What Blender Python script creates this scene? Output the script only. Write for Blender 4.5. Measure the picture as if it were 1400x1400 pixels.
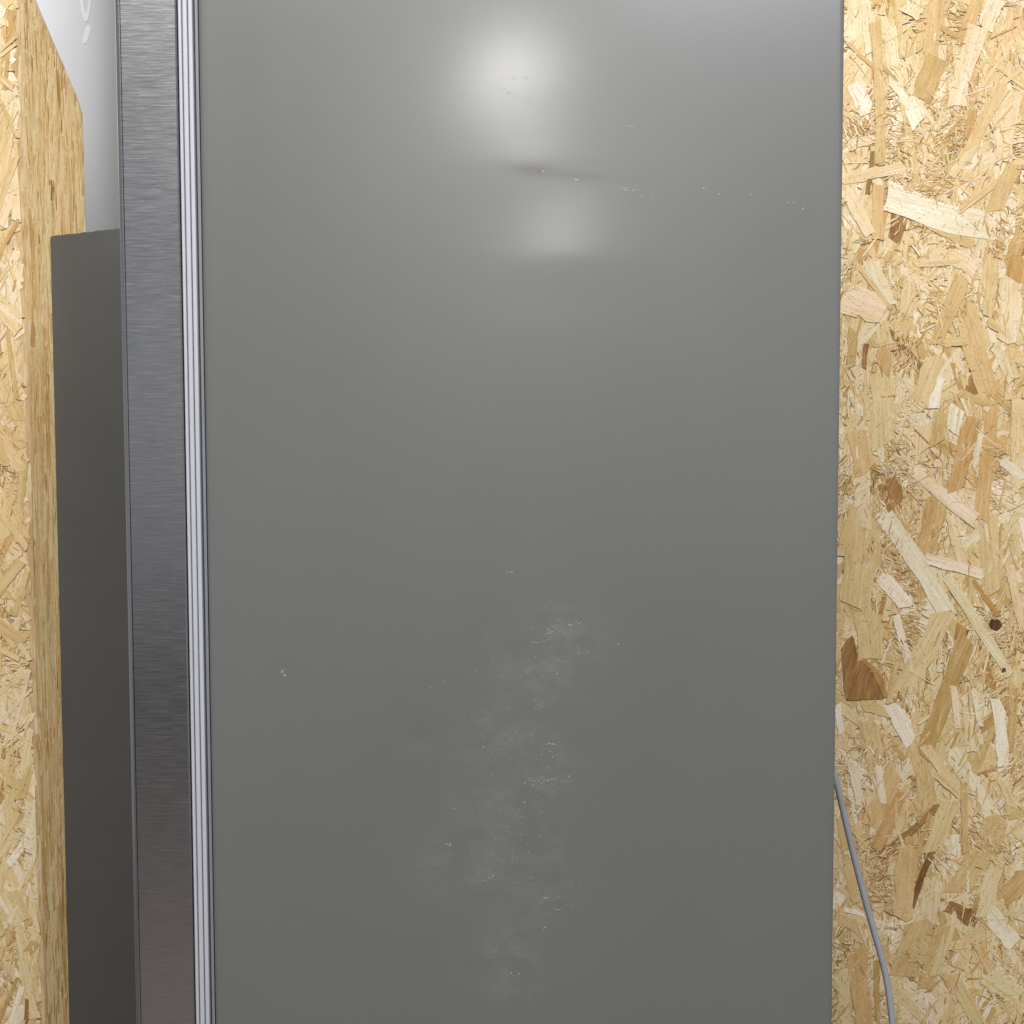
import bpy, bmesh, math, random
from mathutils import Matrix, Vector

for o in list(bpy.data.objects):
    bpy.data.objects.remove(o, do_unlink=True)
S = bpy.context.scene
COL = S.collection

# ------------------------------------------------------------------ camera
FPX = 1800.0                       # focal length in photograph pixels (1400 across)
DIST, CAM_H, PITCH, ROLL = 1.244, 1.35, math.radians(3.56), math.radians(-0.16)
cam_d = bpy.data.cameras.new('camera')
cam = bpy.data.objects.new('camera', cam_d)
COL.objects.link(cam)
cam_d.sensor_fit = 'HORIZONTAL'
cam_d.sensor_width = 36.0
cam_d.lens = 36.0 * FPX / 1400.0
cam_d.clip_start, cam_d.clip_end = 0.02, 60.0
ROT = Matrix.Rotation(math.pi / 2 - PITCH, 4, 'X') @ Matrix.Rotation(ROLL, 4, 'Z')
CAM = Vector((0.0, -DIST, CAM_H))
cam.matrix_world = Matrix.Translation(CAM) @ ROT
S.camera = cam

# ------------------------------------------------------------------ room light
W = bpy.data.worlds.new('World')
S.world = W
W.use_nodes = True
bg = W.node_tree.nodes['Background']
bg.inputs['Color'].default_value = (0.92, 0.95, 1.0, 1)
bg.inputs['Strength'].default_value = 0.23


def area(name, loc, aim, size, size_y, power, color=(1, 1, 1), shape='RECTANGLE', spread=180):
    d = bpy.data.lights.new(name, 'AREA')
    d.shape = shape
    d.size = size
    d.size_y = size_y
    d.energy = power
    d.color = color
    d.spread = math.radians(spread)
    o = bpy.data.objects.new(name, d)
    COL.objects.link(o)
    o.location = loc
    o.rotation_euler = (Vector(aim) - Vector(loc)).to_track_quat('-Z', 'Y').to_euler()
    return o


area('ceiling_lamp', (0.03, -4.30, 2.80), (0.0, 0, 1.6), 0.24, 0.24, 12, (1, 0.97, 0.92), 'DISK')
area('ceiling_lamp', (0.36, -8.6, 2.83), (0.0, 0, 1.6), 0.40, 0.24, 17, (1, 0.97, 0.92))
area('ceiling_panel', (-0.05, -1.85, 3.5), (0.05, 0.3, 0.9), 2.4, 0.7, 172, (1.0, 0.97, 0.935))
area('ceiling_tube', (1.05, -4.2, 3.35), (0.3, 0, 1.6), 1.3, 0.6, 19, (0.86, 0.93, 1.0))
S.view_settings.view_transform = 'Standard'
S.view_settings.look = 'None'
S.view_settings.exposure = 0.0
S.view_settings.gamma = 1.0
S.cycles.use_denoising = True
S.cycles.max_bounces = 6

# ------------------------------------------------------------------ helpers
RX = cam.matrix_world.to_3x3()


def ray(px, py):
    return RX @ Vector(((px - 700.0) / FPX, (700.0 - py) / FPX, -1.0))


def at(px, py, Y):
    """point on the real plane y = Y that the photograph shows at pixel (px, py)"""
    d = ray(px, py)
    return CAM + d * ((Y - CAM.y) / d.y)


def panel(px, py):
    return at(px, py, 0.0)


def link(name, me, mats, parent=None, kind=None):
    o = bpy.data.objects.new(name, me)
    COL.objects.link(o)
    if mats is not None:
        for m in (mats if isinstance(mats, (list, tuple)) else [mats]):
            me.materials.append(m)
    if parent is not None:
        o.parent = parent
    if kind:
        o['kind'] = kind
    return o


def mesh(name, v, f, smooth=False):
    me = bpy.data.meshes.new(name)
    me.from_pydata([tuple(p) for p in v], [], f)
    me.validate()
    me.update()
    if smooth:
        me.polygons.foreach_set('use_smooth', [True] * len(me.polygons))
    return me


def thing(name, label, cat, loc=(0, 0, 0), group=None):
    o = bpy.data.objects.new(name, None)
    COL.objects.link(o)
    o.location = loc
    o['label'] = label
    o['category'] = cat
    if group:
        o['group'] = group
    return o


def prism_z(profile, z0, z1, cap=True):
    """closed XY profile (counter-clockwise from above) extruded from z0 to z1"""
    n = len(profile)
    v = [(x, y, z0) for x, y in profile] + [(x, y, z1) for x, y in profile]
    f = [(i, (i + 1) % n, n + (i + 1) % n, n + i) for i in range(n)]
    if cap:
        f += [tuple(reversed(range(n))), tuple(range(n, 2 * n))]
    return v, f


def arc(cx, cy, r, a0, a1, n):
    return [(cx + r * math.cos(math.radians(a0 + (a1 - a0) * i / n)),
             cy + r * math.sin(math.radians(a0 + (a1 - a0) * i / n))) for i in range(n + 1)]


def sharp(me, ang=35):
    me.polygons.foreach_set('use_smooth', [True] * len(me.polygons))
    me.set_sharp_from_angle(angle=math.radians(ang))


# ------------------------------------------------------------------ node helpers
def new_mat(name):
    m = bpy.data.materials.new(name)
    m.use_nodes = True
    nt = m.node_tree
    return m, nt, nt.nodes['Principled BSDF']


def N(nt, t, **kw):
    n = nt.nodes.new(t)
    for k, v in kw.items():
        setattr(n, k, v)
    return n


def setin(n, **kw):
    for k, v in kw.items():
        n.inputs[k].default_value = v


def math_n(nt, op, a, b=None, c=None, clamp=False):
    n = N(nt, 'ShaderNodeMath', operation=op, use_clamp=clamp)
    for i, x in enumerate((a, b, c)):
        if x is None:
            continue
        if isinstance(x, (int, float)):
            n.inputs[i].default_value = x
        else:
            nt.links.new(x, n.inputs[i])
    return n.outputs[0]


def mapping(nt, src, scale, loc=(0, 0, 0), rot=(0, 0, 0)):
    mp = N(nt, 'ShaderNodeMapping')
    mp.inputs['Scale'].default_value = scale
    mp.inputs['Location'].default_value = loc
    mp.inputs['Rotation'].default_value = rot
    nt.links.new(src, mp.inputs['Vector'])
    return mp.outputs[0]


def noise(nt, vec, scale=1.0, detail=2.0, rough=0.5, dist=0.0):
    n = N(nt, 'ShaderNodeTexNoise')
    setin(n, Scale=scale, Detail=detail, Roughness=rough, Distortion=dist)
    nt.links.new(vec, n.inputs['Vector'])
    return n.outputs['Fac']


def ramp(nt, fac, stops, interp='LINEAR'):
    r = N(nt, 'ShaderNodeValToRGB')
    cr = r.color_ramp
    cr.interpolation = interp
    while len(cr.elements) < len(stops):
        cr.elements.new(0.5)
    for e, (p, c) in zip(cr.elements, stops):
        e.position = p
        e.color = (c[0], c[1], c[2], 1) if isinstance(c, (tuple, list)) else (c, c, c, 1)
    nt.links.new(fac, r.inputs[0])
    return r.outputs[0]


def mixc(nt, fac, a, b, blend='MIX'):
    n = N(nt, 'ShaderNodeMix', data_type='RGBA', blend_type=blend)
    for sock, x in ((n.inputs[0], fac), (n.inputs[6], a), (n.inputs[7], b)):
        if isinstance(x, (int, float)):
            sock.default_value = x
        elif isinstance(x, (tuple, list)):
            sock.default_value = (x[0], x[1], x[2], 1)
        else:
            nt.links.new(x, sock)
    return n.outputs[2]


def bump(nt, h, strength, dist, bsdf):
    b = N(nt, 'ShaderNodeBump')
    setin(b, Strength=strength, Distance=dist)
    nt.links.new(h, b.inputs['Height'])
    nt.links.new(b.outputs[0], bsdf.inputs['Normal'])


def plain(name, col, rough, metal=0.0, var=0.06, scale=30, spec=0.5, bumpd=0.0):
    m, nt, b = new_mat(name)
    tc = N(nt, 'ShaderNodeTexCoord').outputs['Object']
    f = noise(nt, tc, scale, 4, 0.6)
    c = ramp(nt, f, [(0.25, [x * (1 - var) for x in col]), (0.75, [min(1, x * (1 + var)) for x in col])])
    nt.links.new(c, b.inputs['Base Color'])
    setin(b, Roughness=rough, Metallic=metal)
    b.inputs['Specular IOR Level'].default_value = spec
    if bumpd:
        bump(nt, noise(nt, tc, scale * 12, 2, 0.5), 0.6, bumpd, b)
    return m


# ------------------------------------------------------------------ materials
def strand_material():
    m, nt, b = new_mat('pressed_wood_strand')
    tone = N(nt, 'ShaderNodeAttribute', attribute_name='tone').outputs['Fac']
    hue = N(nt, 'ShaderNodeAttribute', attribute_name='hue').outputs['Fac']
    uv = N(nt, 'ShaderNodeUVMap', uv_map='grain').outputs[0]
    tc = N(nt, 'ShaderNodeTexCoord').outputs['Object']
    # slow drift of the wood colour along each strand
    drift = noise(nt, mapping(nt, uv, (18, 85, 1)), 1, 4, 0.65, 0.5)
    t2 = math_n(nt, 'ADD', tone, math_n(nt, 'MULTIPLY', math_n(nt, 'SUBTRACT', drift, 0.5), 0.46))
    col = ramp(nt, t2, [(0.0, (0.085, 0.036, 0.016)), (0.10, (0.24, 0.12, 0.05)), (0.28, (0.46, 0.29, 0.115)),
                        (0.46, (0.59, 0.43, 0.215)), (0.66, (0.68, 0.545, 0.315)), (0.84, (0.735, 0.635, 0.46)),
                        (1.0, (0.80, 0.735, 0.62))])
    warm = math_n(nt, 'MULTIPLY', math_n(nt, 'MAXIMUM', hue, 0.0), 0.55, clamp=True)
    cool = math_n(nt, 'MULTIPLY', math_n(nt, 'MAXIMUM', math_n(nt, 'MULTIPLY', hue, -1.0), 0.0), 0.5, clamp=True)
    col = mixc(nt, warm, col, mixc(nt, 1.0, col, (1.04, 0.90, 0.86), 'MULTIPLY'))
    col = mixc(nt, cool, col, mixc(nt, 1.0, col, (0.90, 0.93, 0.82), 'MULTIPLY'))
    # growth-ring stripes and fine grain along the strand
    ring = noise(nt, mapping(nt, uv, (5, 260, 1)), 1, 2, 0.5, 0.3)
    col = mixc(nt, 1.0, col, ramp(nt, ring, [(0.26, (0.86, 0.81, 0.73)), (0.52, 1.0), (0.8, (1.04, 1.04, 1.04))]), 'MULTIPLY')
    fine = noise(nt, mapping(nt, uv, (45, 1500, 1)), 1, 3, 0.6)
    col = mixc(nt, 1.0, col, ramp(nt, fine, [(0.2, (0.86, 0.83, 0.78)), (0.6, 1.0), (0.85, (1.06, 1.06, 1.06))]), 'MULTIPLY')
    # short dark vessels and pin marks
    pit = noise(nt, mapping(nt, uv, (190, 720, 1)), 1, 1, 0.4, 0.4)
    pm = ramp(nt, pit, [(0.665, 0.0), (0.72, 1.0)])
    col = mixc(nt, math_n(nt, 'MULTIPLY', pm, 0.62), col, (0.20, 0.115, 0.05))
    crack = noise(nt, mapping(nt, uv, (38, 620, 1), loc=(7, 3, 0)), 1, 2, 0.55, 0.8)
    cm = ramp(nt, crack, [(0.655, 0.0), (0.70, 1.0)])
    col = mixc(nt, math_n(nt, 'MULTIPLY', cm, 0.42), col, mixc(nt, 1.0, col, (0.50, 0.40, 0.28), 'MULTIPLY'))
    lift = ramp(nt, crack, [(0.28, 1.0), (0.34, 0.0)])
    col = mixc(nt, math_n(nt, 'MULTIPLY', lift, 0.45), col, (0.76, 0.68, 0.54))
    # resin / mill dirt blotches over neighbouring strands
    bl = noise(nt, mapping(nt, tc, (11, 11, 7)), 1, 4, 0.6)
    col = mixc(nt, 1.0, col, ramp(nt, bl, [(0.28, (0.90, 0.85, 0.77)), (0.5, 1.0), (0.75, (1.04, 1.04, 1.03))]), 'MULTIPLY')
    hs = N(nt, 'ShaderNodeHueSaturation')
    setin(hs, Saturation=1.05, Value=0.945)
    nt.links.new(col, hs.inputs['Color'])
    nt.links.new(hs.outputs[0], b.inputs['Base Color'])
    setin(b, Roughness=0.58)
    b.inputs['Specular IOR Level'].default_value = 0.32
    h = math_n(nt, 'SUBTRACT', math_n(nt, 'ADD', math_n(nt, 'MULTIPLY', fine, 0.6), ring), math_n(nt, 'ADD', math_n(nt, 'MULTIPLY', pm, 0.8), math_n(nt, 'MULTIPLY', cm, 0.9)))
    bump(nt, h, 0.7, 0.00035, b)
    return m


def board_material():
    m, nt, b = new_mat('strand_board_core')
    tc = N(nt, 'ShaderNodeTexCoord').outputs['Object']
    col = None
    wob = N(nt, 'ShaderNodeTexNoise')
    setin(wob, Scale=9.0, Detail=3.0)
    nt.links.new(tc, wob.inputs['Vector'])
    add = N(nt, 'ShaderNodeVectorMath', operation='MULTIPLY_ADD')
    nt.links.new(wob.outputs['Color'], add.inputs[0])
    add.inputs[1].default_value = (0.05, 0.05, 0.05)
    nt.links.new(tc, add.inputs[2])
    vo = N(nt, 'ShaderNodeTexVoronoi', feature='F1')
    vo.inputs['Scale'].default_value = 1.0
    nt.links.new(mapping(nt, add.outputs[0], (95, 95, 26), rot=(0, 0.35, 0)), vo.inputs['Vector'])
    sep = N(nt, 'ShaderNodeSeparateColor')
    nt.links.new(vo.outputs['Color'], sep.inputs[0])
    col = ramp(nt, sep.outputs[0], [(0, (0.42, 0.28, 0.13)), (0.3, (0.50, 0.35, 0.18)), (0.7, (0.55, 0.41, 0.23)), (1, (0.62, 0.50, 0.32))])
    g = noise(nt, mapping(nt, tc, (400, 400, 40)), 1, 3)
    col = mixc(nt, 1.0, col, ramp(nt, g, [(0.25, (0.66, 0.58, 0.48)), (0.6, 1.0)]), 'MULTIPLY')
    nt.links.new(col, b.inputs['Base Color'])
    setin(b, Roughness=0.65)
    bump(nt, math_n(nt, 'ADD', sep.outputs[1], g), 0.6, 0.0008, b)
    return m


def paint_material():
    """satin grey appliance paint with rubbed, scuffed areas (positions in metres on the panel)"""
    m, nt, b = new_mat('grey_satin_paint')
    tc = N(nt, 'ShaderNodeTexCoord').outputs['Object']
    sx = N(nt, 'ShaderNodeSeparateXYZ')
    nt.links.new(tc, sx.inputs[0])
    X, Z = sx.outputs[0], sx.outputs[2]

    def blob(px, py, rx, ry, tilt=0.0):
        p = panel(px, py)
        ex, ez = math_n(nt, 'SUBTRACT', X, p.x), math_n(nt, 'SUBTRACT', Z, p.z)
        c, s = math.cos(tilt), math.sin(tilt)
        a = math_n(nt, 'ADD', math_n(nt, 'MULTIPLY', ex, c), math_n(nt, 'MULTIPLY', ez, s))
        d = math_n(nt, 'ADD', math_n(nt, 'MULTIPLY', ex, -s), math_n(nt, 'MULTIPLY', ez, c))
        q = math_n(nt, 'ADD', math_n(nt, 'POWER', math_n(nt, 'MULTIPLY', a, 1447 / rx), 2.0),
                   math_n(nt, 'POWER', math_n(nt, 'MULTIPLY', d, 1447 / ry), 2.0))
        return math_n(nt, 'POWER', 2.718, math_n(nt, 'MULTIPLY', q, -1.0))

    base = (0.113, 0.1175, 0.1145)
    cloud = noise(nt, mapping(nt, tc, (5, 5, 4)), 1, 3, 0.5)
    col = ramp(nt, cloud, [(0.3, [x * 0.975 for x in base]), (0.7, [x * 1.025 for x in base])])
    # rubbed band, lower middle
    rub = blob(770, 875, 50, 50)
    for a in ((735, 930, 60, 60), (700, 1010, 65, 60), (745, 1055, 45, 45), (690, 1110, 70, 70), (720, 1200, 60, 80), (640, 1180, 70, 50), (700, 1310, 60, 60)):
        rub = math_n(nt, 'MAXIMUM', rub, blob(*a))
    streak = noise(nt, mapping(nt, tc, (130, 130, 420), rot=(0, 0.12, 0)), 1, 4, 0.65, 0.6)
    patch = noise(nt, mapping(nt, tc, (30, 30, 45)), 1, 3, 0.6)
    haze = math_n(nt, 'MULTIPLY', rub, ramp(nt, patch, [(0.38, 0.0), (0.68, 1.0)]))
    haze = math_n(nt, 'MULTIPLY', haze, ramp(nt, streak, [(0.38, 0.15), (0.66, 1.0)]))
    col = mixc(nt, math_n(nt, 'MULTIPLY', haze, 0.11), col, (0.42, 0.43, 0.44))
    thr = ramp(nt, streak, [(0.70, 0.0), (0.76, 1.0)])
    specks = math_n(nt, 'MULTIPLY', math_n(nt, 'MULTIPLY', rub, thr), ramp(nt, patch, [(0.42, 0.0), (0.6, 1.0)]))
    col = mixc(nt, math_n(nt, 'MULTIPLY', specks, 0.38), col, (0.55, 0.56, 0.56))
    dust = noise(nt, mapping(nt, tc, (700, 700, 900)), 1, 2, 0.6)
    dm = math_n(nt, 'MULTIPLY', math_n(nt, 'MULTIPLY', rub, ramp(nt, patch, [(0.36, 0.0), (0.62, 1.0)])), ramp(nt, dust, [(0.60, 0.0), (0.70, 1.0)]))
    col = mixc(nt, math_n(nt, 'MULTIPLY', dm, 0.17), col, (0.5, 0.51, 0.52))
    # a few rubbing streaks and fine dust over the whole sheet
    allover = noise(nt, mapping(nt, tc, (900, 900, 900), loc=(2, 1, 5)), 1, 1, 0.5)
    col = mixc(nt, math_n(nt, 'MULTIPLY', ramp(nt, allover, [(0.70, 0.0), (0.78, 1.0)]), 0.10), col, (0.5, 0.5, 0.5))
    # brownish smudge in the crease, plus a dark band painting the dent's shading
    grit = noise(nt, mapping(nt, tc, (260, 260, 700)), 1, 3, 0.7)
    smudge_shade = math_n(nt, 'MULTIPLY', math_n(nt, 'MAXIMUM', blob(732, 233, 32, 8, -0.10), math_n(nt, 'MULTIPLY', blob(780, 239, 52, 6, -0.08), 0.7)),
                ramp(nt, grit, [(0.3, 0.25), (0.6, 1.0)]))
    col = mixc(nt, math_n(nt, 'MULTIPLY', smudge_shade, 0.85), col, (0.062, 0.052, 0.042))
    sc = math_n(nt, 'MULTIPLY', blob(697, 127, 26, 3.0, -0.45), ramp(nt, grit, [(0.45, 0.0), (0.6, 1.0)]))
    sc = math_n(nt, 'MAXIMUM', sc, math_n(nt, 'MULTIPLY', blob(705, 107, 26, 2.4, 0.05), ramp(nt, grit, [(0.5, 0.0), (0.62, 1.0)])))
    col = mixc(nt, math_n(nt, 'MULTIPLY', sc, 0.85), col, (0.07, 0.07, 0.065))
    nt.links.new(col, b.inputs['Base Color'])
    wipe = noise(nt, mapping(nt, tc, (9, 9, 2.2), rot=(0, 0.5, 0)), 1, 4, 0.6, 0.8)
    r = math_n(nt, 'ADD', 0.33, math_n(nt, 'MULTIPLY', haze, 0.2))
    r = math_n(nt, 'ADD', r, math_n(nt, 'MULTIPLY', math_n(nt, 'SUBTRACT', wipe, 0.5), 0.10))
    r = math_n(nt, 'ADD', r, math_n(nt, 'MULTIPLY', math_n(nt, 'SUBTRACT', cloud, 0.5), 0.05))
    nt.links.new(r, b.inputs['Roughness'])
    b.inputs['Specular IOR Level'].default_value = 0.5
    b.inputs['Coat Weight'].default_value = 0.4
    b.inputs['Coat Roughness'].default_value = 0.148
    peel = noise(nt, mapping(nt, tc, (420, 420, 420)), 1, 2, 0.5)
    bump(nt, peel, 0.35, 0.00009, b)
    return m


def brushed_material(name, base=(0.62, 0.62, 0.63), rough=0.235, streak=1.0):
    m, nt, b = new_mat(name)
    tc = N(nt, 'ShaderNodeTexCoord').outputs['Object']
    a = noise(nt, mapping(nt, tc, (22, 22, 1600)), 1, 4, 0.7)
    c = noise(nt, mapping(nt, tc, (40, 40, 780), loc=(3, 0, 1)), 1, 4, 0.7, 0.3)
    big = noise(nt, mapping(nt, tc, (6, 6, 5)), 1, 2)
    f = math_n(nt, 'ADD', math_n(nt, 'MULTIPLY', a, 0.45), math_n(nt, 'MULTIPLY', c, 0.55))
    k = 0.16 * streak
    col = ramp(nt, f, [(0.30, [x * (1 - k) for x in base]), (0.52, base), (0.68, [min(1, x * (1 + k)) for x in base])])
    nt.links.new(col, b.inputs['Base Color'])
    setin(b, Metallic=1.0)
    nt.links.new(math_n(nt, 'ADD', rough, math_n(nt, 'ADD', math_n(nt, 'MULTIPLY', math_n(nt, 'SUBTRACT', f, 0.5), 0.35),
                                                 math_n(nt, 'MULTIPLY', math_n(nt, 'SUBTRACT', big, 0.5), 0.08))), b.inputs['Roughness'])
    bump(nt, f, 0.24 * min(1.0, streak), 0.00018, b)
    return m


M_strand = strand_material()
M_board = board_material()
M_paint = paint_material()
M_steel = brushed_material('brushed_steel')
M_steel_edge = brushed_material('brushed_steel_corner', (0.62, 0.62, 0.65), 0.24, 0.12)
M_gasket = plain('white_rubber', (0.37, 0.38, 0.425), 0.42, var=0.03, scale=60)
M_groove = plain('dark_rubber_groove', (0.045, 0.048, 0.06), 0.7, var=0.2, scale=80)
M_trim = plain('dark_grey_trim', (0.155, 0.165, 0.185), 0.4, var=0.08, scale=60)
M_dark = plain('dark_grey_brown_paint', (0.064, 0.062, 0.058), 0.42, var=0.05, scale=14, bumpd=0.00005)
M_white = plain('white_enamel', (0.66, 0.67, 0.70), 0.28, var=0.015, scale=6)
M_print = plain('white_print', (0.86, 0.86, 0.87), 0.35, var=0.01, scale=40)
M_cord = plain('grey_cord_sheath', (0.27, 0.275, 0.30), 0.5, var=0.06, scale=120)
M_scuff = plain('chipped_paint', (0.25, 0.26, 0.265), 0.6, var=0.15, scale=400)
M_plug = plain('black_plastic', (0.03, 0.03, 0.03), 0.5)
M_floor = plain('brown_floor', (0.115, 0.096, 0.090), 0.55, var=0.2, scale=5)
M_plaster = plain('pale_plaster', (0.55, 0.54, 0.52), 0.8, var=0.04, scale=12)

# ------------------------------------------------------------------ setting
v, f = [(-3, -11, 0), (3, -11, 0), (3, 2.4, 0), (-3, 2.4, 0), (-3, -11, -0.1), (3, -11, -0.1), (3, 2.4, -0.1), (-3, 2.4, -0.1)], \
       [(0, 1, 2, 3), (7, 6, 5, 4), (0, 4, 5, 1), (1, 5, 6, 2), (2, 6, 7, 3), (3, 7, 4, 0)]
link('floor', mesh('floor', v, f), M_floor, kind='structure')
v, f = prism_z([(-3, 2.25), (2.5, 2.25), (2.5, 2.35), (-3, 2.35)], 0.002, 2.9)
link('back_wall', mesh('back_wall', v, f), M_plaster, kind='structure')

# ------------------------------------------------------------------ strand boards
WALL_Y = 0.66
rng = random.Random(11)


class Strands:
    """collects wood strands lying on a plane: origin O, in-plane axes U, V, outward normal Nn"""

    def __init__(self, O, U, V, Nn):
        self.O, self.U, self.V, self.N = Vector(O), Vector(U), Vector(V), Vector(Nn)
        self.reset()

    def reset(self):
        self.v, self.f, self.uv, self.tone, self.hue = [], [], [], [], []

    def put(self, pts, h, thick, tone, hue, axis, rnd, tilt=(0, 0)):
        """pts: outline in plane coordinates (counter-clockwise seen from outside); h: height of the top above the plane"""
        n = len(pts)
        b = len(self.v)
        cx = sum(p[0] for p in pts) / n
        cy = sum(p[1] for p in pts) / n
        ax = axis
        ay = (-ax[1], ax[0])
        ou, ov = rnd.uniform(0, 50), rnd.uniform(0, 50)
        top, bot = [], []
        for (x, y) in pts:
            a = (x - cx) * ax[0] + (y - cy) * ax[1]
            c = (x - cx) * ay[0] + (y - cy) * ay[1]
            hh = h + tilt[0] * a + tilt[1] * c
            P = self.O + self.U * x + self.V * y
            top.append((P + self.N * hh, (a + ou, c + ov)))
            Q = self.O + self.U * (x + (x - cx) * 0.012) + self.V * (y + (y - cy) * 0.012)
            bot.append((Q + self.N * (hh - thick), (a + ou, c + ov + 0.001)))
        for P, q in top + bot:
            self.v.append(P)
            self.uv.append(q)
            self.tone.append(tone)
            self.hue.append(hue)
        self.f.append(tuple(range(b, b + n)))
        for i in range(n):
            j = (i + 1) % n
            self.f.append((b + i, b + n + i, b + n + j, b + j))

    def strand(self, p1, p2, w1, w2, tone, h, rnd, hue=None, thick=0.0006, n=5, ends=None, tilt=None, rag=0.05):
        dx, dy = p2[0] - p1[0], p2[1] - p1[1]
        L = math.hypot(dx, dy) or 1e-6
        ax = (dx / L, dy / L)
        ay = (-ax[1], ax[0])
        lo, hi = [], []
        bow = rnd.uniform(-0.03, 0.03) * L
        s1, s2 = rnd.uniform(-0.8, 0.8), rnd.uniform(-0.8, 0.8)      # oblique ends
        for i in range(n + 1):
            t = i / n
            w = (w1 + (w2 - w1) * t) * 0.5
            bw = bow * 4 * t * (1 - t)
            for side, lst in ((-1, lo), (1, hi)):
                ww = w * (1 + rnd.uniform(-rag, rag) * 2)
                sh = (1 - t) * s1 * side * w + t * s2 * side * w
                sh = max(-0.3 * L, min(0.3 * L, sh))
                a = t * L + (sh if i in (0, n) else 0) + (rnd.uniform(-0.04, 0.04) * L / n if 0 < i < n else 0)
                lst.append((a, side * ww + bw))
        out = lo
        # ragged end caps
        q = (lo[-1][0] + hi[-1][0]) / 2 + rnd.uniform(-0.3, 0.55) * w2 * 0.5
        out = out + [(q, rnd.uniform(-0.25, 0.25) * w2)]
        out = out + hi[::-1]
        q = (lo[0][0] + hi[0][0]) / 2 - rnd.uniform(-0.3, 0.55) * w1 * 0.5
        out = out + [(q, rnd.uniform(-0.25, 0.25) * w1)]
        pts = [(p1[0] + a * ax[0] + c * ay[0], p1[1] + a * ax[1] + c * ay[1]) for a, c in out]
        if tilt is None:
            tilt = (rnd.uniform(-1, 1) * 0.0010 / max(L, 0.03), rnd.uniform(-1, 1) * 0.0006 / max(w1, w2, 0.006))
        self.put(pts, h, thick, tone, rnd.uniform(-1, 1) if hue is None else hue, ax, rnd, tilt)

    def build(self, name, parent, kind=None):
        me = mesh(name, self.v, self.f)
        lay = me.uv_layers.new(name='grain')
        idx = [0] * len(me.loops)
        me.loops.foreach_get('vertex_index', idx)
        flat = []
        for i in idx:
            flat += self.uv[i]
        lay.data.foreach_set('uv', flat)
        for nm, arr in (('tone', self.tone), ('hue', self.hue)):
            at_ = me.attributes.new(nm, 'FLOAT', 'POINT')
            at_.data.foreach_set('value', arr)
        o = link(name, me, M_strand, parent, kind)
        self.reset()
        return o


def rand_tone(r):
    x = r.random()
    if x < 0.10:
        return r.uniform(0.86, 1.0)
    if x < 0.62:
        return r.uniform(0.64, 0.86)
    if x < 0.90:
        return r.uniform(0.48, 0.66)
    if x < 0.985:
        return r.uniform(0.34, 0.50)
    return r.uniform(0.12, 0.30)


def rand_strand(r, S_, u0, u1, v0, v1, h, wide=(0.007, 0.026), long=(0.045, 0.15), vert=False, umax=None):
    x, y = r.uniform(u0, u1), r.uniform(v0, v1)
    a = r.gauss(78, 26) if r.random() < 0.72 else r.uniform(90, 165)
    if vert:
        a = r.gauss(90, 9)
    L = r.uniform(*long)
    w = min(r.uniform(*wide), L * 0.4)
    c, s = math.cos(math.radians(a)), math.sin(math.radians(a))
    if umax is not None:             # stay on the board: no strand crosses its sawn edge
        reach = abs(c) * L / 2 * 1.08 + abs(s) * w * 0.62
        if x + reach > umax:
            x = umax - reach - r.random() * 0.002
    S_.strand((x - c * L / 2, y - s * L / 2), (x + c * L / 2, y + s * L / 2), w, w * r.uniform(0.55, 1.1), rand_tone(r), h, r)


def sliver(r, S_, x, y, a, L, w, tone, h, curl=0.09):
    """a small curled shaving: three-segment bent ribbon"""
    ax = (math.cos(a), math.sin(a))
    ay = (-ax[1], ax[0])
    k = r.uniform(-curl, curl) * L
    lo, hi = [], []
    for i in range(4):
        t = i / 3
        b = k * 4 * t * (1 - t)
        ww = w * (0.35 if i in (0, 3) else 0.5) * r.uniform(0.7, 1.2)
        lo.append((x + ax[0] * (t - .5) * L + ay[0] * (b - ww), y + ax[1] * (t - .5) * L + ay[1] * (b - ww)))
        hi.append((x + ax[0] * (t - .5) * L + ay[0] * (b + ww), y + ax[1] * (t - .5) * L + ay[1] * (b + ww)))
    S_.put(lo + hi[::-1], h, 0.0009, tone, r.uniform(-1, 1), ax, r, (r.uniform(-.0008, .0008) / L, r.uniform(-.0003, .0003) / w))


def clusters(r, n, u0, u1, v0, v1):
    return [(r.uniform(u0, u1), r.uniform(v0, v1), r.uniform(0.012, 0.035), r.uniform(0, math.pi)) for _ in range(n)]


def fines(r, S_, cl, per, u0, u1, v0, v1, h0, h1):
    for (cx, cy, rad, an) in cl:
        k = int(per * (rad / 0.02) ** 2)
        for _ in range(k):
            x, y = r.gauss(cx, rad * 0.55), r.gauss(cy, rad * 0.75)
            if not (u0 < x < u1 and v0 < y < v1):
                continue
            dark = r.random()
            tone = r.uniform(0.12, 0.32) if dark < 0.22 else (r.uniform(0.8, 1.0) if dark > 0.82 else r.uniform(0.4, 0.75))
            L = r.uniform(0.004, 0.018)
            sliver(r, S_, x, y, an + r.gauss(0, 0.38), L, min(r.uniform(0.0007, 0.0022), L * .4), tone, r.uniform(h0, h1))


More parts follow.
